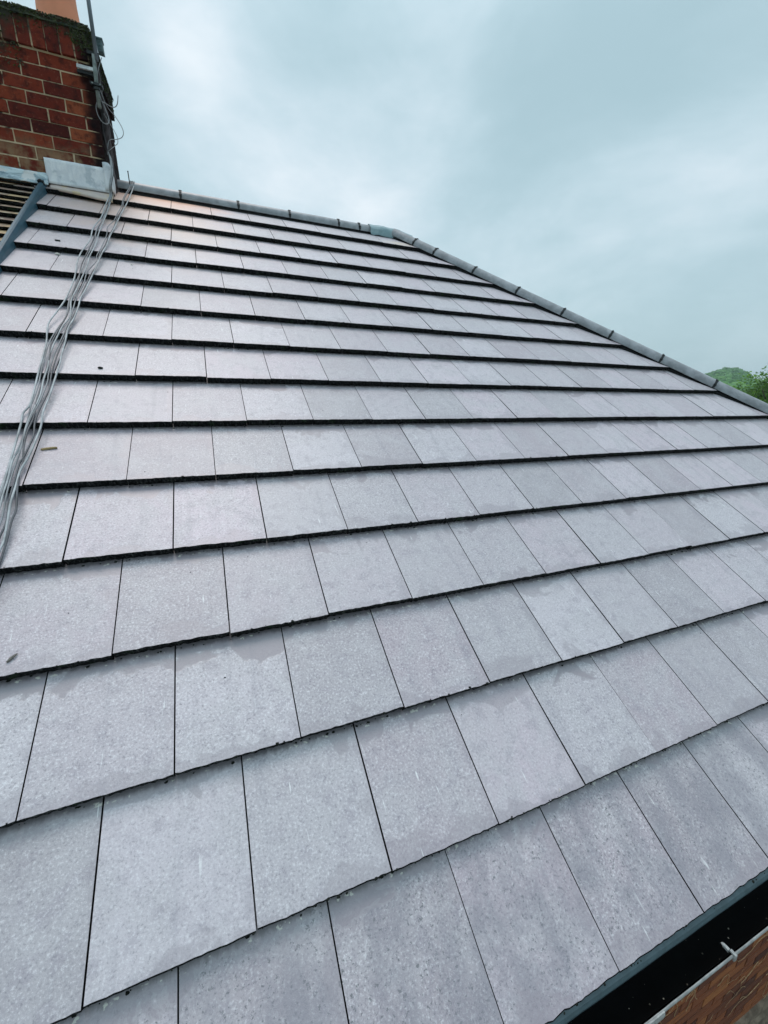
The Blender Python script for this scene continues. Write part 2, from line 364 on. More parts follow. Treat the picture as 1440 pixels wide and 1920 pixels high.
M_STRIP = simple('blue_grey_plastic', (.038, .10, .14), .45, .2, 12, .15, .002, .5)
M_TRAY = simple('blue_grey_tray', (.10, .145, .165), .5, .25, 25, .2, .002, .4)
M_GUTTER = simple('black_gutter_plastic', (.0025, .003, .0035), .75, .3, 15, .2, .002, .08)
M_RIM = simple('pale_rim_highlight', (.36, .38, .38), .5, .35, 30, .3, .002)  # light reflected along the gutter lip, put into a pale colour
M_BRACKET = simple('pale_bracket', (.38, .40, .40), .5, .4, 60, .2, .002)
M_BRICK, M_MORTAR = mat_brick(), mat_mortar()
M_LEAD = mat_lead('clean_lead', (.66, .69, .74), (.80, .82, .85), c3=(.50, .55, .60))
M_OLDLEAD = mat_lead('stained_lead', (.58, .70, .75), (.10, .17, .22), 9, (.6, 1, 2.0), c3=(.66, .66, .66))
M_APRON = mat_lead('stained_apron', (.56, .46, .40), (.50, .42, .40), 9, (1, 1, 1), c3=(.56, .44, .28))
M_SADDLE = mat_lead('teal_lead', (.20, .31, .34), (.28, .39, .42), 14, (1, 1, 1))
M_POT = simple('terracotta', (.80, .30, .17), .75, .12, 8, .2, .002)
M_MOSSCAP = simple('mossy_mortar', (.035, .045, .035), .95, .5, 22, 1.0, .02, .2, col2=(.11, .12, .07))
M_MOSS = simple('moss', (.06, .085, .02), .95, .6, 40, 1.0, .01, .2, col2=(.02, .03, .012))
M_CRUMB = simple('dark_moss_crumb', (.02, .024, .02), .95, .6, 60, .5, .003, .2)
M_STEEL = simple('dull_galvanised_steel', (.19, .23, .27), .5, .35, 25, .3, .002, .5, .3, stretch=(1, 1, .2))
M_STEEL2 = simple('weathered_steel', (.22, .26, .25), .6, .5, 30, .4, .002, .4)
M_PALESTEEL = simple('bright_steel', (.62, .66, .68), .4, .3, 30, .2, .002, .5)
M_BOXP = simple('teal_grey_plastic', (.09, .15, .16), .6, .3, 20, .2, .002)
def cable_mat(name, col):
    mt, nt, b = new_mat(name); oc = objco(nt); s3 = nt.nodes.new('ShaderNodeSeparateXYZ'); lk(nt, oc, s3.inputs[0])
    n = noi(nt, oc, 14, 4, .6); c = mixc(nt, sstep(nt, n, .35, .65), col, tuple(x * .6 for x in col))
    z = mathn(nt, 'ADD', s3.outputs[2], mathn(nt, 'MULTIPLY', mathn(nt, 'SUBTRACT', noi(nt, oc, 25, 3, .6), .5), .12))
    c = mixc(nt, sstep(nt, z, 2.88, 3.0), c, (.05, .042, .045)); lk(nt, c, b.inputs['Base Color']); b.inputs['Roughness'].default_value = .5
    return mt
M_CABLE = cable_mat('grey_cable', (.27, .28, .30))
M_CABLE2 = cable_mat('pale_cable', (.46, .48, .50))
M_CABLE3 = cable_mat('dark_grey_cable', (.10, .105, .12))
M_WIRE = simple('brown_grey_wire', (.10, .08, .085), .6, .3, 14, 0)
M_WIREL = simple('light_wire', (.34, .35, .37), .6, .3, 14, 0)
M_WALLB = mat_wallbrick()
M_WALLM = simple('wall_mortar', (.03, .02, .018), .95, .5, 40, .4, .003)
M_STEM = simple('dead_stem', (.55, .36, .20), .9, .4, 40, .4, .002)
M_PLINTH = simple('weathered_plinth', (.27, .205, .15), .9, .5, 14, .6, .006)
M_WOOD = simple('pale_wood', (.42, .31, .15), .8, .35, 80, .5, .002)
M_SOFFIT = simple('white_soffit', (.6, .62, .62), .6, .2, 10, .1)
M_OLDTILE = mat_oldtile()
M_WHITE = simple('white_chip', (.68, .66, .60), .8, .3, 90, .3, .002)
M_BARK = simple('bark', (.09, .07, .05), .95, .4, 12, .8, .03)

# ------------------------------------------------------------------ setting
def ground_h(x, y):
    r = math.hypot(x, y)
    if r < 70: return -2.62
    az = math.degrees(math.atan2(y, x)); k = min(1, (r - 70) / 260); k = k * k * (3 - 2 * k)
    rise = 6 + 5 * math.sin(az * .09 + 1) + 4 * math.sin(az * .21) + 2.5 * math.sin(az * .53 + .6)
    # the hill seen beyond the hip
    hump = 23 * math.exp(-((az - 28.9) / 2.6) ** 2) + 16.5 * math.exp(-((az - 33) / 4) ** 2)
    dist_k = math.exp(-((r - 620) / 260) ** 2)
    return -2.62 + k * rise * .9 + hump * dist_k * 1.05 + k * 2 * noise.noise(Vector((x / 60, y / 60, 0)))
mt, nt, b = new_mat('ground_mix'); oc = objco(nt)
gn = noi(nt, oc, 3.0, 6, .65); ln = nt.nodes.new('ShaderNodeVectorMath'); ln.operation = 'LENGTH'; lk(nt, oc, ln.inputs[0])
gcol = mixc(nt, sstep(nt, gn, .4, .62), (.15, .11, .085), (.24, .19, .155))
fcol = mixc(nt, noi(nt, oc, .02, 5, .6), (.05, .085, .03), (.09, .13, .045))
lk(nt, mixc(nt, sstep(nt, ln.outputs['Value'], 14, 18), gcol, fcol), b.inputs['Base Color']); b.inputs['Roughness'].default_value = .95
bump(nt, b, noi(nt, oc, 30, 5, .6), .6, .02)
g = MB(); rings = [0, 2, 4, 7, 10, 14, 18, 30, 50, 70, 90, 120, 160, 200, 240, 280, 320, 360, 400, 440, 480, 520, 560, 600, 640, 680, 720, 760, 820, 900, 1100, 1270]
na = 360
rows = []
for r in rings: rows.append([(r * math.cos(R(a * 360 / na)), r * math.sin(R(a * 360 / na)), ground_h(r * math.cos(R(a * 360 / na)), r * math.sin(R(a * 360 / na))) if r > 0 else -2.62) for a in range(na + 1)])
g.grid([q[::-1] for q in rows])
tag(g.build('ground', mt, smooth=True), kind='structure')

# ------------------------------------------------------------------ the near house
T = .032; GA = .3283; TW = .3
c35, s35 = math.cos(PITCH), math.sin(PITCH)
YR = 4.05; ZR = YR * math.tan(PITCH); XH = 6.19; XL = -.655
house = empty('bungalow', (3.0, 3.9, -2.62), 'bungalow with hipped roof of flat grey tiles, black gutter and brown brick wall', 'house')
def roof_frame(ox, oy, ang):
    return Matrix.Translation((ox, oy, 0)) @ Matrix.Rotation(ang, 4, 'Z') @ Matrix.Rotation(PITCH, 4, 'X')
def P3(X, Ys, h=0): return Vector((X, Ys * c35 - h * s35, Ys * s35 + h * c35))

def tile_slope(name, fr, x0, x1, y1, clips, fine, phase=0.0, label=None):
    mb = MB(); nseg = 26 if fine else 1
    nc = int(y1 / GA) + 1
    rnd = random.Random(11 if fine else 5)
    for c in range(nc):
        ph = phase + (.5 if c % 2 == 0 else 0)      # course 0 joints on the half tile
        k0 = math.floor(x0 / TW - ph) - 1; k1 = math.ceil(x1 / TW - ph)
        wob = rnd.uniform(-.001, .001)
        for k in range(k0, k1 + 1):
            a = (k + ph) * TW; bq = a + TW
            gap = rnd.choice([.0028, .0033, .0038, .0045]) if fine else .002
            xa = a + gap / 2 + rnd.uniform(-.0004, .0004); xb = bq - gap / 2 + rnd.uniform(-.0004, .0004)
            if xb < x0 or xa > x1: continue
            t = (rnd.random(), rnd.random(), rnd.random())
            dy = rnd.uniform(-.003, .003) + wob; dz0 = rnd.uniform(-.0008, .0009) + (rnd.random() < .07) * .0012; dz1 = dz0 + rnd.uniform(-.0014, .0014)
            skew = rnd.uniform(-.002, .002)
            L = GA + .06; sl_ = -T / GA
            front = []; bev = []; bot = []; head = []
            nz = rnd.uniform(0, 99)
            for i in range(nseg + 1):
                f = i / nseg; x = xa + (xb - xa) * f
                jy = .0020 * noise.noise(Vector((x * 60, c * 3.1, nz))) + .0016 * noise.noise(Vector((x * 260, c, nz))) if fine else 0
                jz = .0022 * noise.noise(Vector((x * 90, c * 7.7, nz + 5))) if fine else 0
                yy = c * GA + dy + skew * (f - .5) + jy; z = dz0 + (dz1 - dz0) * f
                front.append(mb.add((x, yy + .0035, z))); bev.append(mb.add((x, yy + .0006, z - .0026 + jz)))
                bot.append(mb.add((x, yy + .0035 + (.002 * (i % 2)), z - T + .0012)))
                head.append(mb.add((x, c * GA + L, dz0 * .3 + sl_ * L)))
            for i in range(nseg):
                u0, u1 = i / nseg, (i + 1) / nseg; vv = L / GA
                mb.face((front[i], front[i + 1], head[i + 1], head[i]), 0, t, ((u0, .01), (u1, .01), (u1, vv), (u0, vv)))
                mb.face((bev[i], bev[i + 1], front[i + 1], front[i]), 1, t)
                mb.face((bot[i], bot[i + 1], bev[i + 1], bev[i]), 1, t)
            # sides
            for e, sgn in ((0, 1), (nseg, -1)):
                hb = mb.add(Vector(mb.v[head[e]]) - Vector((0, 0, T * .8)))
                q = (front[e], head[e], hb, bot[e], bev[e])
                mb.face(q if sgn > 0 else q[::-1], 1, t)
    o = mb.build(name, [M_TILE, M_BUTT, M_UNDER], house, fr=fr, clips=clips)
    return o
frF = roof_frame(0, 0, 0)
# clip planes in each slope's own frame: hip line X = XH - Ys*cos(pitch)
hipn = Vector((1, c35, 0)).normalized()
GAP = .095
front_roof = tile_slope('tiled_roof_slope', frF, XL - .02, XH, 4.875,
    [((XH - GAP, 0, 0), hipn), ((0, 4.875, 0), (0, 1, 0)), ((XL - .012, 0, 0), Vector((-1, -.012, 0)))], True)
front_roof['label'] = 'front slope of flat lavender grey tiles with dark course lines'
frE = roof_frame(XH, 0, R(90)); W_E = 2 * YR
tile_slope('tiled_roof_slope', frE, 0, W_E, 4.95, [((GAP, 0, 0), Vector((-1, c35, 0)).normalized()), ((W_E - GAP, 0, 0), hipn)], False)
frB = roof_frame(XH, 2 * YR, R(180))
tile_slope('tiled_roof_slope', frB, 0, XH - XL, 4.9, [((GAP, 0, 0), Vector((-1, c35, 0)).normalized()), ((0, 4.9, 0), (0, 1, 0)), ((XH - XL, 0, 0), (1, 0, 0))], False)
# black underlay just beneath the tiles
u = MB(); dz = -.052
A = [(XL, .03, .03 * .7 + dz), (XH - .03, .03, .03 * .7 + dz), (XH - YR, YR, ZR + dz), (XL, YR, ZR + dz)]
u.face([u.add(p) for p in A])
u.face([u.add(p) for p in [(XH - .03, .03, .021 + dz), (XH - .03, 2 * YR - .03, .021 + dz), (XH - YR, YR, ZR + dz)]])
u.face([u.add(p) for p in [(XH - .03, 2 * YR - .03, .021 + dz), (XL, 2 * YR - .03, .021 + dz), (XL, YR, ZR + dz), (XH - YR, YR, ZR + dz)]])
u.build('roof_underlay', M_UNDER, house)

# moss and mortar crumbs caught on the tile tails
cr = MB(); rnd = random.Random(3)
for c in range(0, 15):
    xmax = XH - c * GA * c35 - .15
    n = int((xmax - XL) * (34 if c < 7 else 20))
    for i in range(n):
        x = rnd.uniform(XL + .05, min(xmax, 4.5)); r = rnd.choice([.0009, .0011, .0014, .0018, .0022, .0034])
        if rnd.random() < .55: p = Vector((x, c * GA + rnd.uniform(-.001, .004), rnd.uniform(-.001, .001)))     # on the tail edge
        else: p = Vector((x, c * GA - rnd.uniform(.0, .006), -T + .001))        # at the foot of the butt
        cr.lump(p, r, 0, sq=(1.5, 1, .8))
for i in range(70):
    c = rnd.randrange(0, 13); f = rnd.random(); x = rnd.uniform(-.5, 3.5)
    cr.lump((x, (c + f) * GA, -T * f + .0008), rnd.uniform(.0008, .002), 0, sq=(1.3, 1, .6))
tag(cr.build('moss_crumbs', M_CRUMB, house, fr=frF), kind='stuff')

# half-round ridge and hip tiles with black unions
def arch(p0, p1, side, upv, rad, skirt, th, mat, name, parent, e0=.0, e1=.0, nseg=18, wav=0):
    p0 = Vector(p0); p1 = Vector(p1); ax = (p1 - p0).normalized()
    mb = MB(); prof = []
    prof.append((rad, -skirt))
    for i in range(nseg + 1):
        a = math.pi * i / nseg; prof.append((rad * math.cos(a), rad * math.sin(a)))
    prof.append((-rad, -skirt))
    rin = rad - th; pin = [(rin, -skirt)] + [(rin * math.cos(math.pi * i / nseg), rin * math.sin(math.pi * i / nseg)) for i in range(nseg + 1)] + [(-rin, -skirt)]
    st = [0, .5, 1]
    rows_o = []; rows_i = []
    for f in st:
        c = p0.lerp(p1, f); k = 1 + (e0 * (1 - f) + e1 * f)
        rows_o.append([c + side * x * k + upv * z * k for x, z in prof]); rows_i.append([c + side * x * k + upv * z * k for x, z in pin])
    n = len(prof)
    io = [[mb.add(q) for q in r] for r in rows_o]; ii = [[mb.add(q) for q in r] for r in rows_i]
    for j in range(len(st) - 1):
        for k in range(n - 1):
            mb.face((io[j][k], io[j][k + 1], io[j + 1][k + 1], io[j + 1][k])); mb.face((ii[j][k + 1], ii[j][k], ii[j + 1][k], ii[j + 1][k + 1]))
        for k in (0, n - 1): mb.face((io[j][k], io[j + 1][k], ii[j + 1][k], ii[j][k]))
    for j in (0, -1):
        for k in range(n - 1): mb.face((io[j][k], ii[j][k], ii[j][k + 1], io[j][k + 1]))
    bm_o = mb.build(name, mat, parent, smooth=True)
    md = bm_o.modifiers.new('es', 'EDGE_SPLIT'); md.split_angle = R(50)
    return bm_o
RR = .068
def run_of(points, side, upv, skirt, name, first=None):
    ax = (points[1] - points[0]).normalized()
    for a, b_ in zip(points, points[1:]):
        if (b_ - a).length < .05: continue
        o = arch(a + ax * .006, b_ - ax * .006 + upv * 0, side, upv, RR * random.uniform(.985, 1.01), skirt, .014, M_RIDGE, name, house)
        # union at the far end of each tile: a narrow black band with a raised rib and lugs
        c = b_
        mb = MB(); n = 20
        for (w0, r0) in ((.0095, RR + .002), (.004, RR + .0055)):
            rows = []
            for d in (-w0, w0):
                rows.append([c + ax * d + side * r0 * math.cos(math.pi * i / n) + upv * r0 * math.sin(math.pi * i / n) for i in range(n + 1)])
            inn = [[q + (c - q).normalized() * .008 for q in r] for r in rows]
            mb.grid([inn[0], rows[0], rows[1], inn[1]])
        for sgn in (-1, 1):
            for ang in (18, 52):
                q = c + side * sgn * (RR + .006) * math.cos(R(ang)) + upv * (RR + .006) * math.sin(R(ang))
                mb.tube([q - ax * .012, q + ax * .012], .0032, 6)
            q = c + side * sgn * RR; mb.tube([q, q - upv * (skirt + .006)], .005, 6)
        q = c + upv * (RR + .004); mb.tube([q - upv * .004, q + upv * .003], [.006, .005], 8)
        mb.build('ridge_union', M_UNION, o)
UP = Vector((0, 0, 1))
zc = ZR - .022
def yr(x): return 4.09 - .04 * (x + .2) / 2.4
def rp(x): return Vector((x, yr(x), yr(x) * math.tan(PITCH) - .046))
xs = [-.235, .225, .683, 1.127, 1.588, 1.796]
run_of([rp(x) for x in xs], Vector((0, 1, 0)), UP, .008, 'ridge_tile')
arch(rp(1.802), rp(2.12), Vector((0, 1, 0)), UP, RR, .008, .014, M_RIDGE, 'ridge_tile', house)
hx = Vector((1, -1, -math.tan(PITCH))).normalized(); hs_ = Vector((1, 1, 0)).normalized(); hu = hs_.cross(hx).normalized()
if hu.z < 0: hu = -hu
def hp(X): return Vector((X, XH - X, (XH - X) * math.tan(PITCH) - .026))
hX = [2.16, 2.33, 2.48, 2.76] + [2.76 + .2935 * i for i in range(1, 12)]
run_of([hp(x) for x in hX if x < 6.15], hs_, hu, .004, 'hip_tile')
def hpb(X): return Vector((X, 2 * YR - XH + X, (XH - X) * math.tan(PITCH) - .026))
hxb = Vector((1, 1, -math.tan(PITCH))).normalized(); hsb = Vector((-1, 1, 0)).normalized(); hub = hsb.cross(hxb); hub = hub if hub.z > 0 else -hub
run_of([hpb(2.2 + .2935 * i) for i in range(0, 14)], hsb, hub, .004, 'hip_tile')
# black dry-fix roll under ridge and hips
dr = MB()
for a, b_, sv in ((rp(-.22) + UP * .046, rp(2.25) + UP * .046, Vector((0, 1, 0))), (hp(2.2), hp(6.1), hs_), (hpb(2.2), hpb(6.1), hsb)):
    drop = .70 if sv.x == 0 else .495
    for sg in (-1, 1):
        pr = [(.0, -.05), (.05, -.06), (.066, -.066 * drop - .03), (.085, -.085 * drop - .045)]
        dr.grid([[q + sv * sg * d + UP * (z + .002) for d, z in pr] for q in (a, b_)])
dr.build('dry_fix_roll', M_UNDER, house)
bd = MB()  # black filler added under ridge and hips to keep sky light out
for a, b_, sv, up0 in ((rp(-.22) + UP * .046, rp(2.3) + UP * .046, Vector((0, 1, 0)), -.052), (hp(2.15) + UP * .026, hp(6.12) + UP * .026, hs_, -.040), (hpb(2.15) + UP * .026, hpb(6.12) + UP * .026, hsb, -.040)):
    q = [[e + sv * d + UP * z for d, z in ((-.058, -.25), (-.058, up0), (.0, up0 + .02), (.058, up0), (.058, -.25))] for e in (a, b_)]
    bd.grid(q)
bd.build('black_gap_filler', M_UNDER, house)
# lead saddle folded over the junction of ridge and hips
sd2 = MB(); rows = []
ns = 16
for i in range(ns + 1):
    f = i / ns; X = 1.90 + .46 * f
    if X < 2.22: c = rp(X); sv = Vector((0, 1, 0)); uv_ = UP; skl = .035
    else: c = rp(2.22) + Vector((X - 2.22, -(X - 2.22) * .45, -(X - 2.22) * .42)); sv = Vector((.4 * 1, 1, 0)).normalized(); uv_ = UP; skl = .03
    row = []
    r = RR + .006 + .006 * noise.noise(Vector((f * 5, 0, 2)))
    for k in range(25):
        a = math.pi * (k / 24) ; rr = r + .009 * noise.noise(Vector((f * 5, a * 1.6, 7))) + .004 * noise.noise(Vector((f * 14, a * 5, 1)))
        row.append(c + sv * -rr * 1.06 * math.cos(a) + uv_ * rr * (math.sin(a)))
    lo = c - sv * (r * 1.12) + uv_ * (-skl + .012 * noise.noise(Vector((f * 8, 3, 3)))); hi = c + sv * (r * 1.12) - uv_ * skl
    rows.append([lo] + row + [hi])
sd2.grid(rows)
o = sd2.build('lead_saddle', M_SADDLE, house, smooth=True); md = o.modifiers.new('sol', 'SOLIDIFY'); md.thickness = .003
md = o.modifiers.new('sub', 'SUBSURF'); md.levels = 1; md.render_levels = 1

# raised blue-grey strip between the two roofs
st = MB(); prof = [(-.032, -.02), (-.032, .024), (-.028, .030), (-.014, .032), (-.006, .028), (.001, .004), (.003, -.03)]
rows = []
for i in range(41):
    y = -.02 + (4.66 + .02) * i / 40; X = XL - (4.6 - y) * .011 + .0015 * noise.noise(Vector((0, y * 2, 4)))
    rows.append([(X + a, y, h + .001 * noise.noise(Vector((a * 9, y * 6, 1)))) for a, h in prof])
st.grid(rows)
st.face([st.add(p) for p in rows[-1]]); st.face([st.add(p) for p in rows[0]][::-1])
st.build('verge_strip', M_STRIP, house, fr=frF)
cl_ = MB(); cl_.box(XL - .034, XL - .002, 4.60, 4.625, .01, .042, j=.003); cl_.lump((XL - .02, 4.61, .043), .013, sq=(1, .8, .5))
cl_.build('strip_end_cap', M_UNION, house, fr=frF)

# eaves tray, gutter, soffit
tr = MB(); rows = []
for i in range(121):
    x = XL + (XH - XL) * i / 120; e = .0012 * noise.noise(Vector((x * 12, 0, 0)))
    rows.append([(x, .10, .045), (x, .012, -.0235), (x, .0045 + e, -.029), (x, .001 + e, -.038), (x, .003 + e, -.050)])
tr.grid([r[::-1] for r in rows]); o = tr.build('eaves_tray', M_TRAY, house); md = o.modifiers.new('s', 'SOLIDIFY'); md.thickness = .002
def gutter(x0, x1, parent):
    gm = MB(); prof = []
    cy, cz, r = .0, -.062, .060
    for i in range(17):
        a = math.pi * i / 16; prof.append((cy + r * math.cos(a), cz - r * math.sin(a)))
    outer = prof[::-1]                                          # outer rim first
    loop = [(-.062, cz + .004)] + outer + [(.060, cz + .03)]
    inn = [(y * (.93) , z + .004) for y, z in loop]
    xs_ = [x0 + (x1 - x0) * i / 8 for i in range(9)]
    gm.grid([[(x, y, z) for y, z in loop] for x in xs_]); gm.grid([[(x, y, z) for y, z in inn[::-1]] for x in xs_])
    go = gm.build('gutter', M_GUTTER, parent, smooth=True)
    rm = MB(); rows = []
    nn = int((x1 - x0) * 40)
    for i in range(nn + 1):
        x = x0 + (x1 - x0) * i / nn; e = .0004 * noise.noise(Vector((x * 30, 0, 0)))
        rows.append([(x, -.0600 + e, -.060), (x, -.0602 + e, -.0548), (x, -.0622 - e, -.0540), (x, -.0640 - e, -.0565), (x, -.0635, -.0640)])
    rm.grid(rows); rm.build('gutter_rim_highlight', M_RIM, go)
    return go
gut = gutter(XL, XH, house)
def gclip(x):
    mb = MB()
    mb.box(x - .004, x + .004, -.067, -.054, -.0525, -.049, j=.0006); mb.box(x - .004, x + .004, -.068, -.0645, -.068, -.050, j=.0005)
    mb.box(x - .0035, x + .0035, -.053, -.043, -.060, -.054, j=.0008); mb.lump((x - .001, -.041, -.055), .0052, sq=(1, 1.2, .6), rough=.15)
    o = mb.build('gutter_clip', M_BRACKET, gut); return o
for x in (.36, 1.372, 2.39, 3.4, 4.4, 5.4): gclip(x)
# pale joint bracket round the outside of the gutter
mb = MB(); rows = []
for x in (1.015, 1.118):
    rows.append([(x, -.066, -.052)] + [(x, .0 - .068 * math.cos(R(a)), -.062 - .066 * math.sin(R(a))) for a in range(0, 181, 12)])
mb.grid(rows); o = mb.build('gutter_joint', M_BRACKET, gut); md = o.modifiers.new('s', 'SOLIDIFY'); md.thickness = .003
# grit lying in the gutter
gr = MB(); rnd = random.Random(9)
for i in range(110):
    x = rnd.uniform(.4, 3.2); y = rnd.uniform(-.050, .02); z = -.062 - math.sqrt(max(0, .054 ** 2 - y * y)) + .001
    gr.lump((x, y, z), rnd.choice([.0006, .0008, .0010, .0018]), rnd.choice([0, 0, 0, 1]), sq=(1.2, 1, .7))
tag(gr.build('gutter_grit', [simple('grit', (.10, .09, .07), .9, .5, 90, 0), simple('grit_pale', (.36, .33, .27), .9, .5, 90, 0)], gut), kind='stuff')
for (x, y, z, r) in ((1.004, -.020, -.0395, .0028), (1.001, -.012, -.034, .002), (.985, -.024, -.041, .0018), (1.145, -.022, -.0395, .0015), (1.21, -.023, -.040, .0018), (1.32, -.022, -.0395, .0015)):
    pass
fs = MB(); fs.box(XL, XH - .05, .062, .080, -.20, -.035); fs.box(XL, XH - .05, .080, .27, -.206, -.196)
fs.box(XH - .09, XH - .07, .08, 2 * YR - .06, -.20, -.035); fs.box(XL, XH - .09, 2 * YR - .08, 2 * YR - .06, -.20, -.035)
fs.build('fascia', M_SOFFIT, house)

def brick_face(mb, x0, x1, yf, z0, z1, bl=.225, bh=.075, dep=.1, joint=.010, rnd=None, rec=.006, ph=0.0, jit=.0008):
    rr_ = rnd or random; r = 0; z = z0
    while z < z1 - .01:
        x = x0 - (bl * .5 if r % 2 else 0) + ph
        while x < x1:
            a = max(x0, x + joint / 2); b_ = min(x1, x + bl - joint / 2)
            if b_ - a > .012:
                d = rr_.uniform(-.0004, .0004)
                mb.box(a, b_, yf + d, yf + dep, z + joint / 2, min(z + bh - joint / 2, z1), 0, (rr_.random(), rr_.random(), rr_.random()), jit)
            x += bl
        z += bh; r += 1
wl = MB(); rnd = random.Random(21)
WY = .25
brick_face(wl, XL, XH - .25, WY, -2.625, -.206, rnd=rnd, jit=.0003)
wl.box(XL, XH - .255, WY + .020, WY + .10, -2.62, -.21, 1)
wl.box(XH - .35, XH - .25, WY + .1, 2 * YR - .25, -2.62, -.21, 1); wl.box(XL, XH - .36, 2 * YR - .35, 2 * YR - .25, -2.62, -.21, 1)
wl.build('brick_wall', [M_WALLB, M_WALLM], house)
pl_ = MB(); rows = []
for i in range(161):
    x = XL + (XH - .2 - XL) * i / 160; e = .008 * noise.noise(Vector((x * 4, 0, 0))); e2 = .01 * noise.noise(Vector((x * 3, 5, 0)))
    rows.append([(x, WY + .01, -2.385 + e), (x, WY - .016, -2.392 + e), (x, WY - .026 + e2, -2.41), (x, WY - .026, -2.45), (x, WY - .008, -2.46 + e2), (x, WY - .010, -2.52), (x, WY - .036 + e2, -2.535), (x, WY - .038, -2.64)])
pl_.grid([r[::-1] for r in rows]); pl_.build('plinth', M_PLINTH, house)

# dead creeper stems clinging to the wall
ds = MB(); rnd = random.Random(5)
for i in range(90):
    x = rnd.uniform(1.3, 4.0); z = rnd.uniform(-2.4, -1.3); ang = rnd.uniform(0, 6.28); pts = []
    for k in range(rnd.randint(8, 20)):
        pts.append((x, WY - .004 - .002 * rnd.random(), z)); ang += rnd.uniform(-.7, .7); st_ = rnd.uniform(.010, .022)
        x += st_ * math.cos(ang); z += st_ * math.sin(ang) * 1.3
    r0 = rnd.uniform(.0009, .0022); ds.tube(pts, [r0 * (1 - .6 * k / len(pts)) for k in range(len(pts))], 5)
tag(ds.build('dead_creeper_stems', M_STEM), 'thin dry creeper stems clinging to the brown brick wall below the gutter', 'dead creeper', kind='stuff')

# ------------------------------------------------------------------ chimney: part of the house
YC, XC0, XC1, YCB = 3.82, -1.05, -.262, 4.50
ch = MB(); rnd = random.Random(2)
def crow(z0, z1, ph, face='front'):
    t = lambda: (rnd.random(), rnd.random(), rnd.random())
    jz = .0045
    x = XC1 + .0
    # front face: joints at X = ph - .225k
    ed = [XC1]; q = ph
    while q > XC0 + .03: ed.append(q); q -= .225
    ed.append(XC0)
    for a, b_ in zip(ed[1:], ed): ch.box(a + (jz if a > XC0 else 0), b_ - (jz if b_ < XC1 else 0), YC + rnd.uniform(-.003, .003), YC + .10, z0 + jz, z1 - jz, 0, t(), .0022)
    # right and left faces
    ed = [YC + .102]; q = YC + (.225 if abs(ph + .345) > .05 else .337)
    while q < YCB - .03: ed.append(q); q += .225
    ed.append(YCB)
    for a, b_ in zip(ed, ed[1:]):
        ch.box(XC1 - .1, XC1 + rnd.uniform(-.002, .002), a + jz, b_ - jz, z0 + jz, z1 - jz, 0, t(), .0012)
        ch.box(XC0 + rnd.uniform(-.002, .002), XC0 + .1, a + jz, b_ - jz, z0 + jz, z1 - jz, 0, t(), .0012)
    q = XC0 + .103
    while q < XC1 - .11: ch.box(q + jz, min(q + .225, XC1 - .1) - jz, YCB - .1, YCB + rnd.uniform(-.002, .002), z0 + jz, z1 - jz, 0, t(), .0012); q += .225
z = 3.466; k = 0
while z > 2.3:
    crow(z - .080, z, (-.345 if k % 2 == 0 else -.4575)); z -= .080; k += 1
ch.box(XC0 + .010, XC1 - .006, YC + .005, YCB - .006, 2.2, 3.60, 1)
# projecting soldier course
q = XC0 - .02; XS = XC1 + .020
while q < XS - .03:
    e = min(q + .0800, XS); ch.box(q + .004, e - .004, YC - .018 + rnd.uniform(-.003, .003), YC + .1, 3.475 + rnd.uniform(-.003, .003), 3.675 + rnd.uniform(-.012, .004), 0, (rnd.random() * .9, 0, 0), .002); q += .0800
q = YC + .104
while q < YCB:
    for xa, xb in ((XS - .1, XS), (XC0 - .02, XC0 + .08)): ch.box(xa, xb + rnd.uniform(-.002, .002), q + .004, min(q + .08, YCB + .02) - .004, 3.475, 3.675 + rnd.uniform(-.01, .004), 0, (rnd.random() * .8, 0, 0), .002)
    q += .08
ch.box(XC0 - .012, XS - .006, YC - .011, YCB + .012, 3.48, 3.66, 1)
chim = ch.build('chimney', [M_BRICK, M_MORTAR], house)
# mossy flaunching on top
fl = MB(); rows = []
nx, ny = 36, 30
for j in range(ny + 1):
    row = []
    for i in range(nx + 1):
        fx, fy = i / nx, j / ny; x = XC0 - .03 + (XS + .012 - XC0 + .03) * fx; y = YC - .028 + (YCB + .03 - YC + .028) * fy
        ed = min(fx, 1 - fx, fy, 1 - fy); h = 3.655 + .07 * min(1, ed * 5) ** .6 + .016 * noise.noise(Vector((x * 14, y * 14, 0))) + .010 * noise.noise(Vector((x * 40, y * 40, 3)))
        if ed == 0: h = 3.63 + .012 * noise.noise(Vector((x * 20, y * 20, 5)))
        row.append((x + .006 * noise.noise(Vector((x * 30, y * 30, 9))), y + .006 * noise.noise(Vector((x * 30, y * 30, 19))), h))
    rows.append(row)
fl.grid(rows); fl.build('flaunching', M_MOSSCAP, chim, smooth=True)
ms = MB(); rnd = random.Random(14)
for i in range(2600):
    e = rnd.random()
    if e < .45: p = (rnd.uniform(XC0, XS), YC - .022 + rnd.uniform(-.005, .01), 3.645 + rnd.uniform(-.02, .03) + (rnd.random() < .2) * rnd.uniform(-.08, 0))
    elif e < .62: p = (rnd.uniform(-.36, XS + .01), YC - .020, 3.49 + rnd.random() ** .6 * .17)
    elif e < .80: p = (rnd.uniform(XC0, -.66), YC - .016 + .012 * (rnd.random() < .5), rnd.uniform(3.34, 3.66))
    else: p = (XS + .003, rnd.uniform(YC, YCB), 3.66 - rnd.random() ** 2 * .18)
    ms.lump(p, rnd.uniform(.002, .0055), 0 if rnd.random() < .5 else 1, sq=(1.2, .55, 1), rough=.45)
tag(ms.build('moss_growth', [M_MOSS, M_MOSSCAP], chim), kind='stuff')
pot = MB()
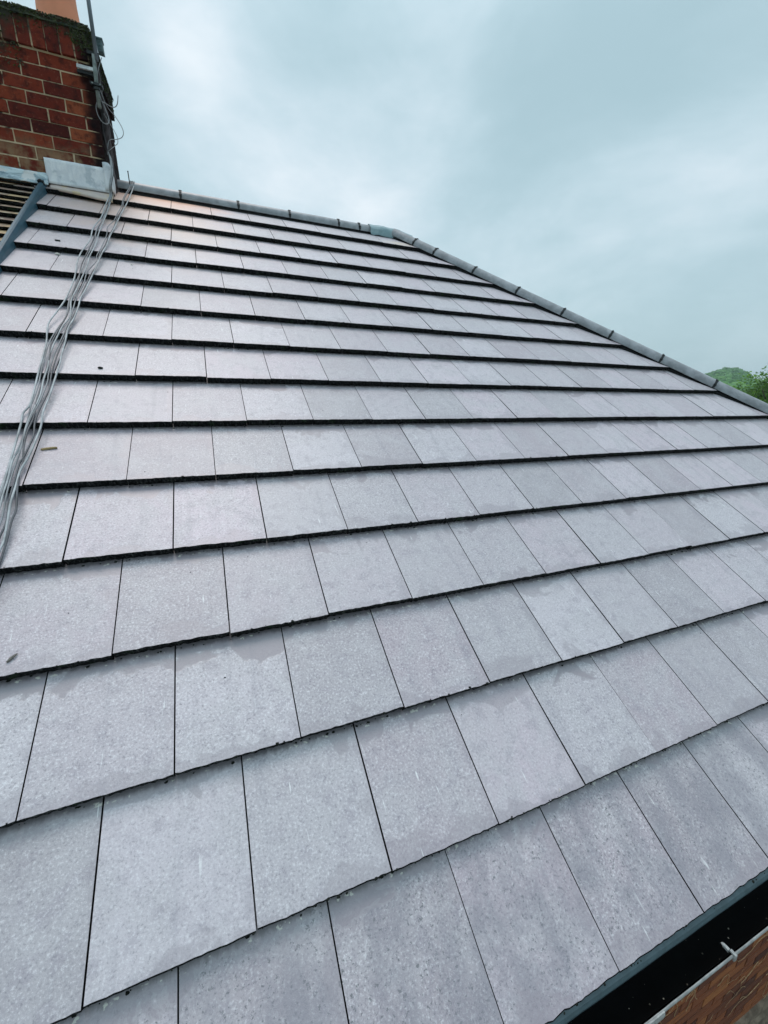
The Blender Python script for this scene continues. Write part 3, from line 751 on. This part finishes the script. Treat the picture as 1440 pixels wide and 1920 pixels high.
def lathe(mb, c, prof, n=40):
    rows = [[(c[0] + r * math.cos(2 * math.pi * i / n), c[1] + r * math.sin(2 * math.pi * i / n), c[2] + z) for i in range(n + 1)] for r, z in prof]
    mb.grid(rows)
lathe(pot, (-.455, 4.06, 3.66), [(.141, 0), (.139, .05), (.131, .10), (.122, .25), (.118, .42), (.135, .43), (.138, .47), (.122, .485), (.10, .48), (.10, .1)])
pot.build('chimney_pot', M_POT, chim, smooth=True)

def sheet(name, mat, rows, parent, th=.003, sub=0):
    mb = MB(); mb.grid(rows); o = mb.build(name, mat, parent, smooth=True); md = o.modifiers.new('s', 'SOLIDIFY'); md.thickness = th; md.offset = 0
    return o
# clean lead flashing on the chimney's front, right half
rows = []
for j in range(9):
    f = j / 8; z = 2.688 + .156 * f
    rows.append([(-.642 + (.400) * i / 30 + .004 * (1 - f) * 0, YC - .010 - .004 * noise.noise(Vector((i * .35, j * .5, 0))) - (.004 if j in (0,) else 0), z - .0035 * (i / 30) * 0 + .002 * noise.noise(Vector((i * .4, j, 2)))) for i in range(31)])
rows.append([(p[0], YC + .002, p[2] + .004) for p in rows[-1]])
o = sheet('lead_flashing', M_LEAD, rows, chim)
# folded corner piece with a raised ear, wrapping on to the side
rows = []
for j in range(8):
    f = j / 7; z = 2.70 + .178 * f; bulge = .010 * math.sin(f * 3.1)
    top = .0
    rows.append([(-.285 + .004 * f, YC - .016 - .004 * noise.noise(Vector((0, j, 0))), z), (-.262, YC - .020, z + .003), (-.243 + bulge * .4, YC - .020, z), (-.234 + bulge, YC - .010, z - .006), (-.236 + bulge, YC + .06, z - .004), (-.240, YC + .16, z + .05)])
sheet('lead_corner', M_LEAD, rows, chim)
# old blotched flashing above the neighbouring roof
rows = []
for j in range(7):
    f = j / 6; z = 2.665 + .082 * f
    rows.append([(-1.09 + .455 * i / 24, YC - .010 - .006 * noise.noise(Vector((i * .5, j * .6, 3))) - .03 * (1 - f) ** 2, z + .004 * noise.noise(Vector((i * .5, j, 6)))) for i in range(25)])
sheet('old_lead_flashing', M_OLDLEAD, rows, chim)
# apron of stained lead dressed on to the tiles
rows = []
for i in range(41):
    X = -.630 + .392 * i / 40; f = i / 40
    yb = 4.595 - .050 * f + .004 * noise.noise(Vector((f * 9, 0, 1))) + .03 * (1 - f) ** 4
    lift = .010 + .014 * math.sin(f * math.pi * .9 + .5) ** 2 + .004 * noise.noise(Vector((f * 7, 2, 1)))
    rows.append([P3(X, 4.70, .02), P3(X, 4.66, .010), P3(X, (4.66 + yb) / 2, .006), P3(X, yb + .012, .004 + lift * .35), P3(X, yb, lift * .6 - .004), P3(X, yb - .003, lift * .4 - .012)])
sheet('lead_apron', M_APRON, rows, chim, .0035)

# ------------------------------------------------------------------ neighbouring roof on the far left
nb = empty('neighbouring_house', (-3.2, 3.9, -2.62), 'neighbouring house with old brown plain tiles left of the blue-grey strip', 'house')
nm = MB(); rnd = random.Random(8); gg = .105; XN = XL - .10
for c in range(46):
    for k in range(-40, 2):
        a = k * .168 + (.084 if c % 2 else 0) + XN - .15; b_ = a + .165
        if a > XN + .07 or b_ < -4.6: continue
        b_ = min(b_, XN + .062 - (4.6 - c * gg) * .011 )
        if b_ - a < .02: continue
        dzz = rnd.uniform(-.002, .004); t = (rnd.random(), 0, 0); y = c * gg + rnd.uniform(-.003, .003); L = gg + .03; TT = .016
        ids = [nm.add(p) for p in ((a, y, .012 + dzz), (b_, y, .012 + dzz + rnd.uniform(-.002, .002)), (b_, y + L, -.018), (a, y + L, -.018), (a, y + .004, -TT + .012), (b_, y + .004, -TT + .012))]
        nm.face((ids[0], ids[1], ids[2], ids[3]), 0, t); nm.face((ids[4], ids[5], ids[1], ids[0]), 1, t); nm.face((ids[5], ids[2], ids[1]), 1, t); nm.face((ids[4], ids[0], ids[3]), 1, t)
nm.box(-4.6, XN + .02, .05, 4.72, -.06, -.03, 1)
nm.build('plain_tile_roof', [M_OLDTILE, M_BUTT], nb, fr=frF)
nb2 = MB(); nb2.face([nb2.add(p) for p in ((XN + .02, 2 * YR, 0), (-4.6, 2 * YR, 0), (-4.6, YR, ZR), (XN + .02, YR, ZR))], 0, (.3, 0, 0)); nb2.build('back_roof_slope', M_OLDTILE, nb)
wn_ = MB(); brick_face(wn_, -4.5, XL - .01, WY, -2.625, -.15, rnd=random.Random(4)); wn_.box(-4.5, XL - .012, WY + .008, WY + .1, -2.62, -.16, 1)
wn_.face([wn_.add(p) for p in ((-4.5, WY + .1, -2.62), (-4.5, 2 * YR - .25, -2.62), (-4.5, 2 * YR - .25, -.05), (-4.5, YR, ZR - .1), (-4.5, WY + .1, -.05))], 1)
wn_.box(-4.5, XL - .02, 2 * YR - .35, 2 * YR - .25, -2.62, -.1, 1)
wn_.build('brick_wall', [M_WALLB, M_WALLM], nb)
arch((-4.6, YR, zc), (-1.07, YR, zc), Vector((0, 1, 0)), UP, .11, .03, .014, M_OLDTILE, 'ridge_tile', nb)
gutter(-4.6, XL - .004, nb)

# ------------------------------------------------------------------ aerial mast and its fittings on the chimney
mast = empty('aerial_mast', (-.222, 3.785, 3.2), 'grey steel aerial mast clamped to the sooty front right corner of the chimney', 'aerial mast')
mb = MB(); mb.tube([(-.214, 3.775, 5.2), (-.216, 3.775, 3.9), (-.2165, 3.775, 3.47)], .0125, 16); mb.build('pole', M_STEEL, mast, smooth=True)
mb = MB(); mb.tube([(-.232, 3.775, 3.50), (-.238, 3.778, 3.40), (-.243, 3.782, 3.20)], [.0115, .0125, .0125], 14); mb.build('lower_tube', M_STEEL2, mast, smooth=True)
mb = MB()
mb.box(-.345, -.245, 3.772, 3.785, 3.405, 3.424, j=.001); mb.build('bracket_arm', M_PALESTEEL, mast)
def cbox(*a):
    mb = MB(); mb.box(*a, j=.0015); mb.build('clamp', M_UNION, mast)
cbox(-.349, -.25, 3.787, 3.815, 3.385, 3.403); cbox(-.275, -.205, 3.755, 3.80, 3.318, 3.334); cbox(-.258, -.222, 3.758, 3.812, 3.298, 3.310); cbox(-.272, -.200, 3.77, 3.80, 3.50, 3.515)
for x in (-.262, -.215):
    mb = MB(); mb.tube([(x, 3.752, 3.326), (x, 3.82, 3.326)], .005, 8); mb.build('bolt', M_STEEL2, mast)
jb = MB(); jb.box(-.208, -.172, 3.80, 3.85, 3.545, 3.615, j=.002)
jb.box(-.212, -.168, 3.795, 3.856, 3.612, 3.620, j=.001)
for z in (3.56, 3.58, 3.60): jb.tube([(-.188, 3.80, z), (-.188, 3.794, z)], .004, 6)
o = jb.build('junction_box', M_BOXP); tag(o, 'small teal grey junction box fixed beside the mast near the chimney head', 'junction box')

def smooth_path(pts, n=4):
    pts = [Vector(p) for p in pts]; out = []
    for i in range(len(pts) - 1):
        p0 = pts[max(i - 1, 0)]; p1 = pts[i]; p2 = pts[i + 1]; p3 = pts[min(i + 2, len(pts) - 1)]
        for k in range(n):
            t = k / n; out.append(.5 * ((2 * p1) + (-p0 + p2) * t + (2 * p0 - 5 * p1 + 4 * p2 - p3) * t * t + (-p0 + 3 * p1 - 3 * p2 + p3) * t ** 3))
    out.append(pts[-1]); return out
# wires fixed to the chimney's sooty side
XF = XC1 + .008
def wire(pts, r, mat, label, cat='wire', group=None):
    mb = MB(); mb.tube(smooth_path(pts), r, 7); o = mb.build('wire', mat, smooth=True); return tag(o, label, cat, group)
wire([(-.228, 3.80, 3.25), (-.212, 3.83, 3.261), (-.18, 3.86, 3.262), (-.155, 3.88, 3.274), (-.136, 3.88, 3.30), (-.124, 3.87, 3.345)], .0028, M_WIREL, 'short stiff wire hooking out from the chimney side with its tip turned up')
wire([(-.24, 3.82, 3.36), (-.205, 3.86, 3.26), (-.165, 3.89, 3.222), (-.134, 3.90, 3.175), (-.124, 3.90, 3.135), (-.140, 3.90, 3.10), (-.18, 3.89, 3.075), (-.225, 3.87, 3.05), (-.245, 3.85, 2.95)], .0024, M_WIREL, 'large loose wire loop bulging from the chimney side against the sky')
wire([(-.23, 3.84, 3.20), (-.192, 3.87, 3.14), (-.168, 3.88, 3.09), (-.170, 3.88, 3.05), (-.190, 3.88, 3.03), (-.235, 3.86, 2.98)], .0022, M_WIREL, 'small loose wire loop on the chimney side below the large loop')
wire([(-.255, 3.795, 3.24), (-.266, 3.79, 3.20), (-.258, 3.785, 3.15), (-.235, 3.785, 3.118), (-.208, 3.79, 3.118), (-.196, 3.80, 3.15), (-.206, 3.80, 3.20), (-.230, 3.795, 3.27), (-.236, 3.79, 3.34), (-.225, 3.80, 3.42), (-.19, 3.82, 3.52)], .0026, M_WIREL, 'hanging wire loop in front of the sooty brick corner under the mast')
rnd = random.Random(33)
for i in range(13):
    y0 = YC + rnd.uniform(-.01, .30); x = XF + rnd.uniform(.0, .02); pts = []
    ytop = YC + rnd.uniform(0, .10)
    for k in range(16):
        f = k / 15; z = 3.50 - f * .76; yy = ytop + (y0 - ytop) * f * .7 + rnd.uniform(-.012, .012); pts.append((x + rnd.uniform(-.004, .012) + .01 * math.sin(f * 3), yy, z))
    wire(pts, rnd.choice([.0028, .0032, .0038]), M_WIRE, 'thin dusty wire in the tangle running down the dark side of the chimney', group='tangled wires on the chimney side')

# cables from the chimney down across the tiles (slope coordinates: along the courses, up the slope)
CAB = {
'A1': [(-.27, 4.48), (-.279, 4.18), (-.307, 3.968), (-.306, 3.756), (-.332, 3.553), (-.335, 3.375), (-.326, 3.214), (-.335, 2.981), (-.354, 2.835), (-.373, 2.692), (-.357, 2.52), (-.352, 2.297), (-.345, 2.087), (-.359, 2.023), (-.355, 1.955), (-.352, 1.848), (-.351, 1.756), (-.351, 1.682), (-.352, 1.612), (-.356, 1.531), (-.361, 1.423)],
'A2': [(-.259, 4.409), (-.266, 4.152), (-.285, 3.946), (-.281, 3.737), (-.297, 3.512), (-.3, 3.361), (-.313, 3.173), (-.318, 3.004), (-.318, 2.906), (-.314, 2.779), (-.334, 2.656), (-.346, 2.521), (-.345, 2.336), (-.339, 2.206), (-.338, 2.12), (-.342, 2.055), (-.337, 1.932), (-.338, 1.827), (-.348, 1.743), (-.349, 1.67), (-.346, 1.601), (-.349, 1.531), (-.354, 1.417)],
'A3': [(-.251, 4.375), (-.259, 4.121), (-.27, 3.89), (-.27, 3.713), (-.284, 3.517), (-.285, 3.39), (-.294, 3.223), (-.302, 3.069), (-.312, 2.946), (-.298, 2.79), (-.316, 2.675), (-.329, 2.523), (-.331, 2.417), (-.325, 2.337), (-.327, 2.243), (-.323, 2.129), (-.333, 2.007), (-.337, 1.932), (-.334, 1.847), (-.345, 1.762), (-.342, 1.669), (-.343, 1.6), (-.34, 1.551), (-.345, 1.479), (-.351, 1.389)],
'B1': [(-.173, 4.455), (-.191, 4.295), (-.203, 4.148), (-.229, 4.002), (-.225, 3.878), (-.238, 3.668), (-.249, 3.528), (-.247, 3.452), (-.276, 3.297), (-.277, 3.139), (-.293, 2.99), (-.294, 2.855), (-.293, 2.747), (-.3, 2.661), (-.31, 2.525), (-.314, 2.429), (-.316, 2.29), (-.312, 2.225), (-.317, 2.087), (-.331, 1.992), (-.336, 1.903), (-.331, 1.827), (-.334, 1.742), (-.335, 1.687), (-.332, 1.61), (-.329, 1.544), (-.327, 1.482), (-.333, 1.414), (-.338, 1.324)],
'B2': [(-.166, 4.42), (-.187, 4.225), (-.195, 4.018), (-.211, 3.884), (-.222, 3.702), (-.238, 3.559), (-.236, 3.43), (-.26, 3.255), (-.264, 3.164), (-.277, 3.013), (-.276, 2.896), (-.287, 2.765), (-.29, 2.696), (-.301, 2.526), (-.306, 2.378), (-.306, 2.281), (-.3, 2.172), (-.311, 2.047), (-.314, 1.961), (-.307, 1.888), (-.316, 1.779), (-.324, 1.741), (-.323, 1.656), (-.321, 1.57), (-.313, 1.49), (-.318, 1.431), (-.321, 1.37), (-.325, 1.287)],
'B3': [(-.144, 4.55), (-.161, 4.347), (-.179, 4.176), (-.19, 4.02), (-.204, 3.856), (-.212, 3.706), (-.229, 3.562), (-.237, 3.38), (-.25, 3.246), (-.263, 3.078), (-.273, 2.974), (-.274, 2.877), (-.28, 2.766), (-.29, 2.662), (-.289, 2.549), (-.289, 2.431), (-.285, 2.36), (-.289, 2.254), (-.291, 2.138), (-.296, 2.023), (-.292, 1.946), (-.296, 1.866), (-.301, 1.778), (-.315, 1.709), (-.315, 1.632), (-.314, 1.564), (-.31, 1.49), (-.305, 1.41), (-.307, 1.373), (-.309, 1.319), (-.311, 1.244)],
'C1': [(-.261, 4.333), (-.272, 4.115), (-.286, 3.883), (-.292, 3.704), (-.306, 3.51), (-.312, 3.358), (-.305, 3.175), (-.315, 3.046), (-.315, 2.926), (-.311, 2.797), (-.326, 2.673), (-.339, 2.522), (-.33, 2.427), (-.329, 2.318), (-.329, 2.225), (-.328, 2.104), (-.323, 1.992), (-.329, 1.918), (-.325, 1.826), (-.315, 1.753), (-.316, 1.697), (-.309, 1.625), (-.297, 1.535), (-.3, 1.488), (-.298, 1.423), (-.299, 1.362), (-.3, 1.335), (-.304, 1.292), (-.306, 1.219)]}
INFO = {
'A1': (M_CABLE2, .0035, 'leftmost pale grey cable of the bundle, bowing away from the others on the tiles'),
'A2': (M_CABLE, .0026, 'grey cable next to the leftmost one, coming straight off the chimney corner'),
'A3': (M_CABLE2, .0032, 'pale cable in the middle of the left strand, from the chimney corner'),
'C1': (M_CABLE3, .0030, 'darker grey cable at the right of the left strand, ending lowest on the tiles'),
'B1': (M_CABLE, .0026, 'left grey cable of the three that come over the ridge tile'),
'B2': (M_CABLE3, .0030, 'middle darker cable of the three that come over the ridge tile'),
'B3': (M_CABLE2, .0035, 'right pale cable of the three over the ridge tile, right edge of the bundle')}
def tail_h(y):      # height of the tile surface above the tail plane
    f = (y / GA) % 1.0; return -T * f
def ridge_over(x0, dxr):
    pts = []
    for a in (-20, 20, 50, 80, 110, 140, 170):      # round the ridge tile from the back to the front
        rr_ = RR + .006; c_ = rp(x0); pts.append(Vector((x0 + dxr * a / 170, c_.y + rr_ * math.cos(R(a)), c_.z + rr_ * max(-.25, math.sin(R(a))))))
    return pts
for li, (k, pts) in enumerate(CAB.items()):
    mt_, r, lab = INFO[k]; P = []
    if k[0] in 'AC':
        o_ = {'A1': 0, 'A2': .010, 'A3': .018, 'C1': .026}[k]
        P += [Vector((XF + .004, YC + .05 + o_ * 4, 3.42)), Vector((XF + .006, YC + .07 + o_ * 3, 3.25)), Vector((XF + .004, YC + .04 + o_ * 4, 3.10)), Vector((XF + .014, YC + .03 + o_ * 2, 2.99)), Vector((-.226 + o_ * .4, YC - .010, 2.90)), Vector((-.230 + o_ * .6, YC - .04, 2.81)), Vector((-.248 + o_ * .5, YC - .075, 2.715)), P3(-.256 + o_ * .6, 4.60, .02)]
    else:
        P += ridge_over(-.142 + .012 * int(k[1]), -.01)
        if k != 'B3': P.append(P3(-.150 - .008 * (3 - int(k[1])), 4.60, .022))
    n0 = len(pts)
    for i, (x, y) in enumerate(pts):
        h = max(r + .0012, tail_h(y) + r + .001) + (.0045 if (i + li) % 3 == 0 else .001) * (1 if li % 2 else .4)
        P.append(P3(x, y, h))
    # run on down to the gutter
    x, y = pts[-1]; xe = x - .010
    while y > .12:
        y -= .13; xe -= random.uniform(.004, .016); P.append(P3(xe, y, r + .002 + random.uniform(0, .003)))
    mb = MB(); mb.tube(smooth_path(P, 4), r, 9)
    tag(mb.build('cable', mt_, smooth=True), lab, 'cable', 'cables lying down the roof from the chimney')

# ------------------------------------------------------------------ loose things on the tiles
def on(x, y): return P3(x, y, tail_h(y))
def rest(name, mt_, x, y, builder, label, cat):
    mb = MB(); builder(mb); fr = Matrix.Translation(on(x, y)) @ Matrix.Rotation(PITCH, 4, 'X')
    o = mb.build(name, mt_); o.matrix_world = fr; return tag(o, label, cat)
def b_stick(mb):
    pts = [(-.024, -.004, .003), (-.010, -.001, .0035), (.004, .001, .004), (.016, .003, .0035), (.024, .0035, .003)]
    mb.tube(pts, [.0036, .0042, .0038, .0042, .003], 6); mb.tube([(-.020, -.006, .002), (.0, -.003, .003), (.012, .0, .002)], .0018, 5)
rest('wood_splinter', M_WOOD, -.26, 1.842, b_stick, 'small tan splinter of wood lying on a tile right of the cables', 'splinter')
def b_crumb(r): return lambda mb: (mb.lump((0, 0, r * .5), r, sq=(1.3, .9, .6)), mb.lump((r * .9, r * .2, r * .35), r * .55, sq=(1.2, .9, .6)))
rest('moss_clump', M_CRUMB, -.139, 2.356, b_crumb(.0075), 'black crumb of moss on the tile right of the cable bundle', 'moss clump')
rest('stone_chip', M_WHITE, -.457, 3.565, b_crumb(.010), 'cream stone chip lying against a tile edge near the blue-grey strip', 'stone chip')
rest('bark_piece', M_CRUMB, -.472, 3.722, lambda mb: mb.box(-.013, .013, -.004, .004, 0, .006, j=.0015), 'dark flat piece of bark on a tile above the cream chip', 'bark piece')
rest('twig', simple('twig_grey', (.22, .20, .18), .9, .5, 90, .4, .002), -.222, 1.03, lambda mb: mb.tube([(-.009, -.010, .003), (-.002, -.002, .004), (.004, .004, .004), (.009, .010, .002)], [.0022, .0036, .003, .0016], 6), 'short broken grey twig near the left edge of the photo', 'twig')
rest('lichen_flake', M_WHITE, -.074, 3.53, b_crumb(.0055), 'tiny white flake on a tile just right of the cables', 'flake')
rest('feather_bit', M_WHITE, 1.114, .342, lambda mb: (mb.tube([(-.003, -.003, .001), (0, 0, .002), (.002, .004, .001)], .0009, 5), mb.tube([(0, 0, .002), (.003, .001, .001)], .0007, 5)), 'tiny white downy fluff near the tail of a lower tile', 'fluff')
nail = MB(); nail.tube([(-.128, 3.90, 2.80), (-.130, 3.905, 2.885)], .0035, 8); nail.lump((-.13, 3.905, 2.887), .0055, rough=.1)
tag(nail.build('steel_spike', M_UNION), 'short dark spike standing beside the ridge tile next to the chimney', 'spike')

# ------------------------------------------------------------------ trees and the wooded hill
def leafy(mb, c, rx_, rz_, n, size, rnd, shade=(0, 1)):
    cl2 = [(Vector((rnd.gauss(0, .42) * rx_, rnd.gauss(0, .42) * rx_, rnd.gauss(0, .42) * rz_)), rnd.random()) for _ in range(max(6, n // 60))]
    for i in range(n):
        cc, cb = cl2[i % len(cl2)]
        v = Vector((rnd.gauss(0, 1), rnd.gauss(0, 1), rnd.gauss(0, 1))).normalized() * rnd.uniform(.5, 1) * rx_ * .30
        p = Vector(c) + cc + Vector((v.x, v.y, v.z * .8))
        d1 = Vector((rnd.gauss(0, 1), rnd.gauss(0, 1), rnd.gauss(0, .6))).normalized(); d2 = d1.orthogonal().normalized(); s_ = size * rnd.uniform(.6, 1.3)
        ids = [mb.add(p + d1 * s_), mb.add(p + d2 * s_ * .6), mb.add(p - d1 * s_), mb.add(p - d2 * s_ * .6)]
        mb.face(ids, 0, (min(1, max(0, .55 * cb + .45 * rnd.random())), 0, 0))
M_LEAF1 = mat_leaf('fresh_leaf', [(.02, .06, .005), (.06, .15, .012), (.13, .27, .025)])
M_LEAF2 = mat_leaf('mid_leaf', [(.03, .07, .02), (.06, .13, .04), (.12, .21, .07)])
M_LEAF3 = mat_leaf('far_leaf', [(.02, .09, .015), (.05, .16, .03), (.10, .24, .05)])
def tree(az, dist, top, width, n, size, mt_, label, seed, group='trees beyond the hip'):
    rnd = random.Random(seed); x, y = .31 + dist * math.cos(R(az)), -.35 + dist * math.sin(R(az)); gz_ = ground_h(x, y)
    H = top - gz_; t = empty('tree', (x, y, gz_), label, 'tree', group)
    tk = MB(); tk.tube([(x, y, gz_ - .3), (x + .1, y, gz_ + H * .25), (x + .05, y + .1, gz_ + H * .55), (x, y, gz_ + H * .8)], [H * .035, H * .027, H * .018, H * .008], 8)
    for i in range(6):
        a = rnd.uniform(0, 6.28); z0 = gz_ + H * rnd.uniform(.3, .6)
        tk.tube([(x + .06, y, z0), (x + math.cos(a) * width * .25, y + math.sin(a) * width * .25, z0 + H * .12), (x + math.cos(a) * width * .4, y + math.sin(a) * width * .4, z0 + H * .25)], [H * .012, H * .008, H * .003], 6)
    tk.build('trunk', M_BARK, t, smooth=True)
    cr_ = MB(); leafy(cr_, (x, y, gz_ + H * .58), width * .4, H * .26, n, size, rnd); cr_.build('crown', mt_, t)
tree(24.7, 38, 4.0, 6.0, 20000, .09, M_LEAF1, 'nearest bright green tree at the right edge beyond the hip', 1)
tree(26.9, 62, 2.6, 7.0, 16000, .14, M_LEAF2, 'bushy mid green tree just left of the nearest bright one', 2)
tree(29.0, 80, 1.9, 9.0, 14000, .18, M_LEAF2, 'lower rounded green tree low beside the hip in front of the hill', 3)
tree(23.0, 55, 4.0, 8.0, 7000, .25, M_LEAF2, 'broad green tree hidden mostly outside the right edge', 4)
fo = MB(); rnd = random.Random(77)
for i in range(5200):
    az = rnd.uniform(20, 42); r = rnd.uniform(170, 760) if rnd.random() < .8 else rnd.uniform(110, 300)
    x, y = r * math.cos(R(az)), r * math.sin(R(az)); s_ = rnd.uniform(1.6, 3.4)
    t_ = min(1, max(0, .5 + .6 * noise.noise(Vector((x / 40, y / 40, 1))) + rnd.uniform(-.3, .3)))
    fo.lump((x, y, ground_h(x, y) + s_ * .4), s_, 0, (t_, 0, 0), sq=(1, 1, .85), rough=.35)
tag(fo.build('hill_woodland', M_LEAF3), 'hazy green woodland covering the distant hill beyond the hip', 'woodland', kind='stuff')

# ------------------------------------------------------------------ haze: pale air fading the far hill
mt, nt, b = new_mat('haze_air'); nt.nodes.remove(b)
pv = nt.nodes.new('ShaderNodeVolumePrincipled'); pv.inputs['Color'].default_value = (.80, .92, 1.0, 1); pv.inputs['Density'].default_value = .0005; pv.inputs['Anisotropy'].default_value = .2
lk(nt, pv.outputs[0], nt.nodes['Material Output'].inputs['Volume'])
hz = MB(); hz.box(-1300, 1300, -1300, 1300, -6, 60); tag(hz.build('haze', mt), kind='stuff')
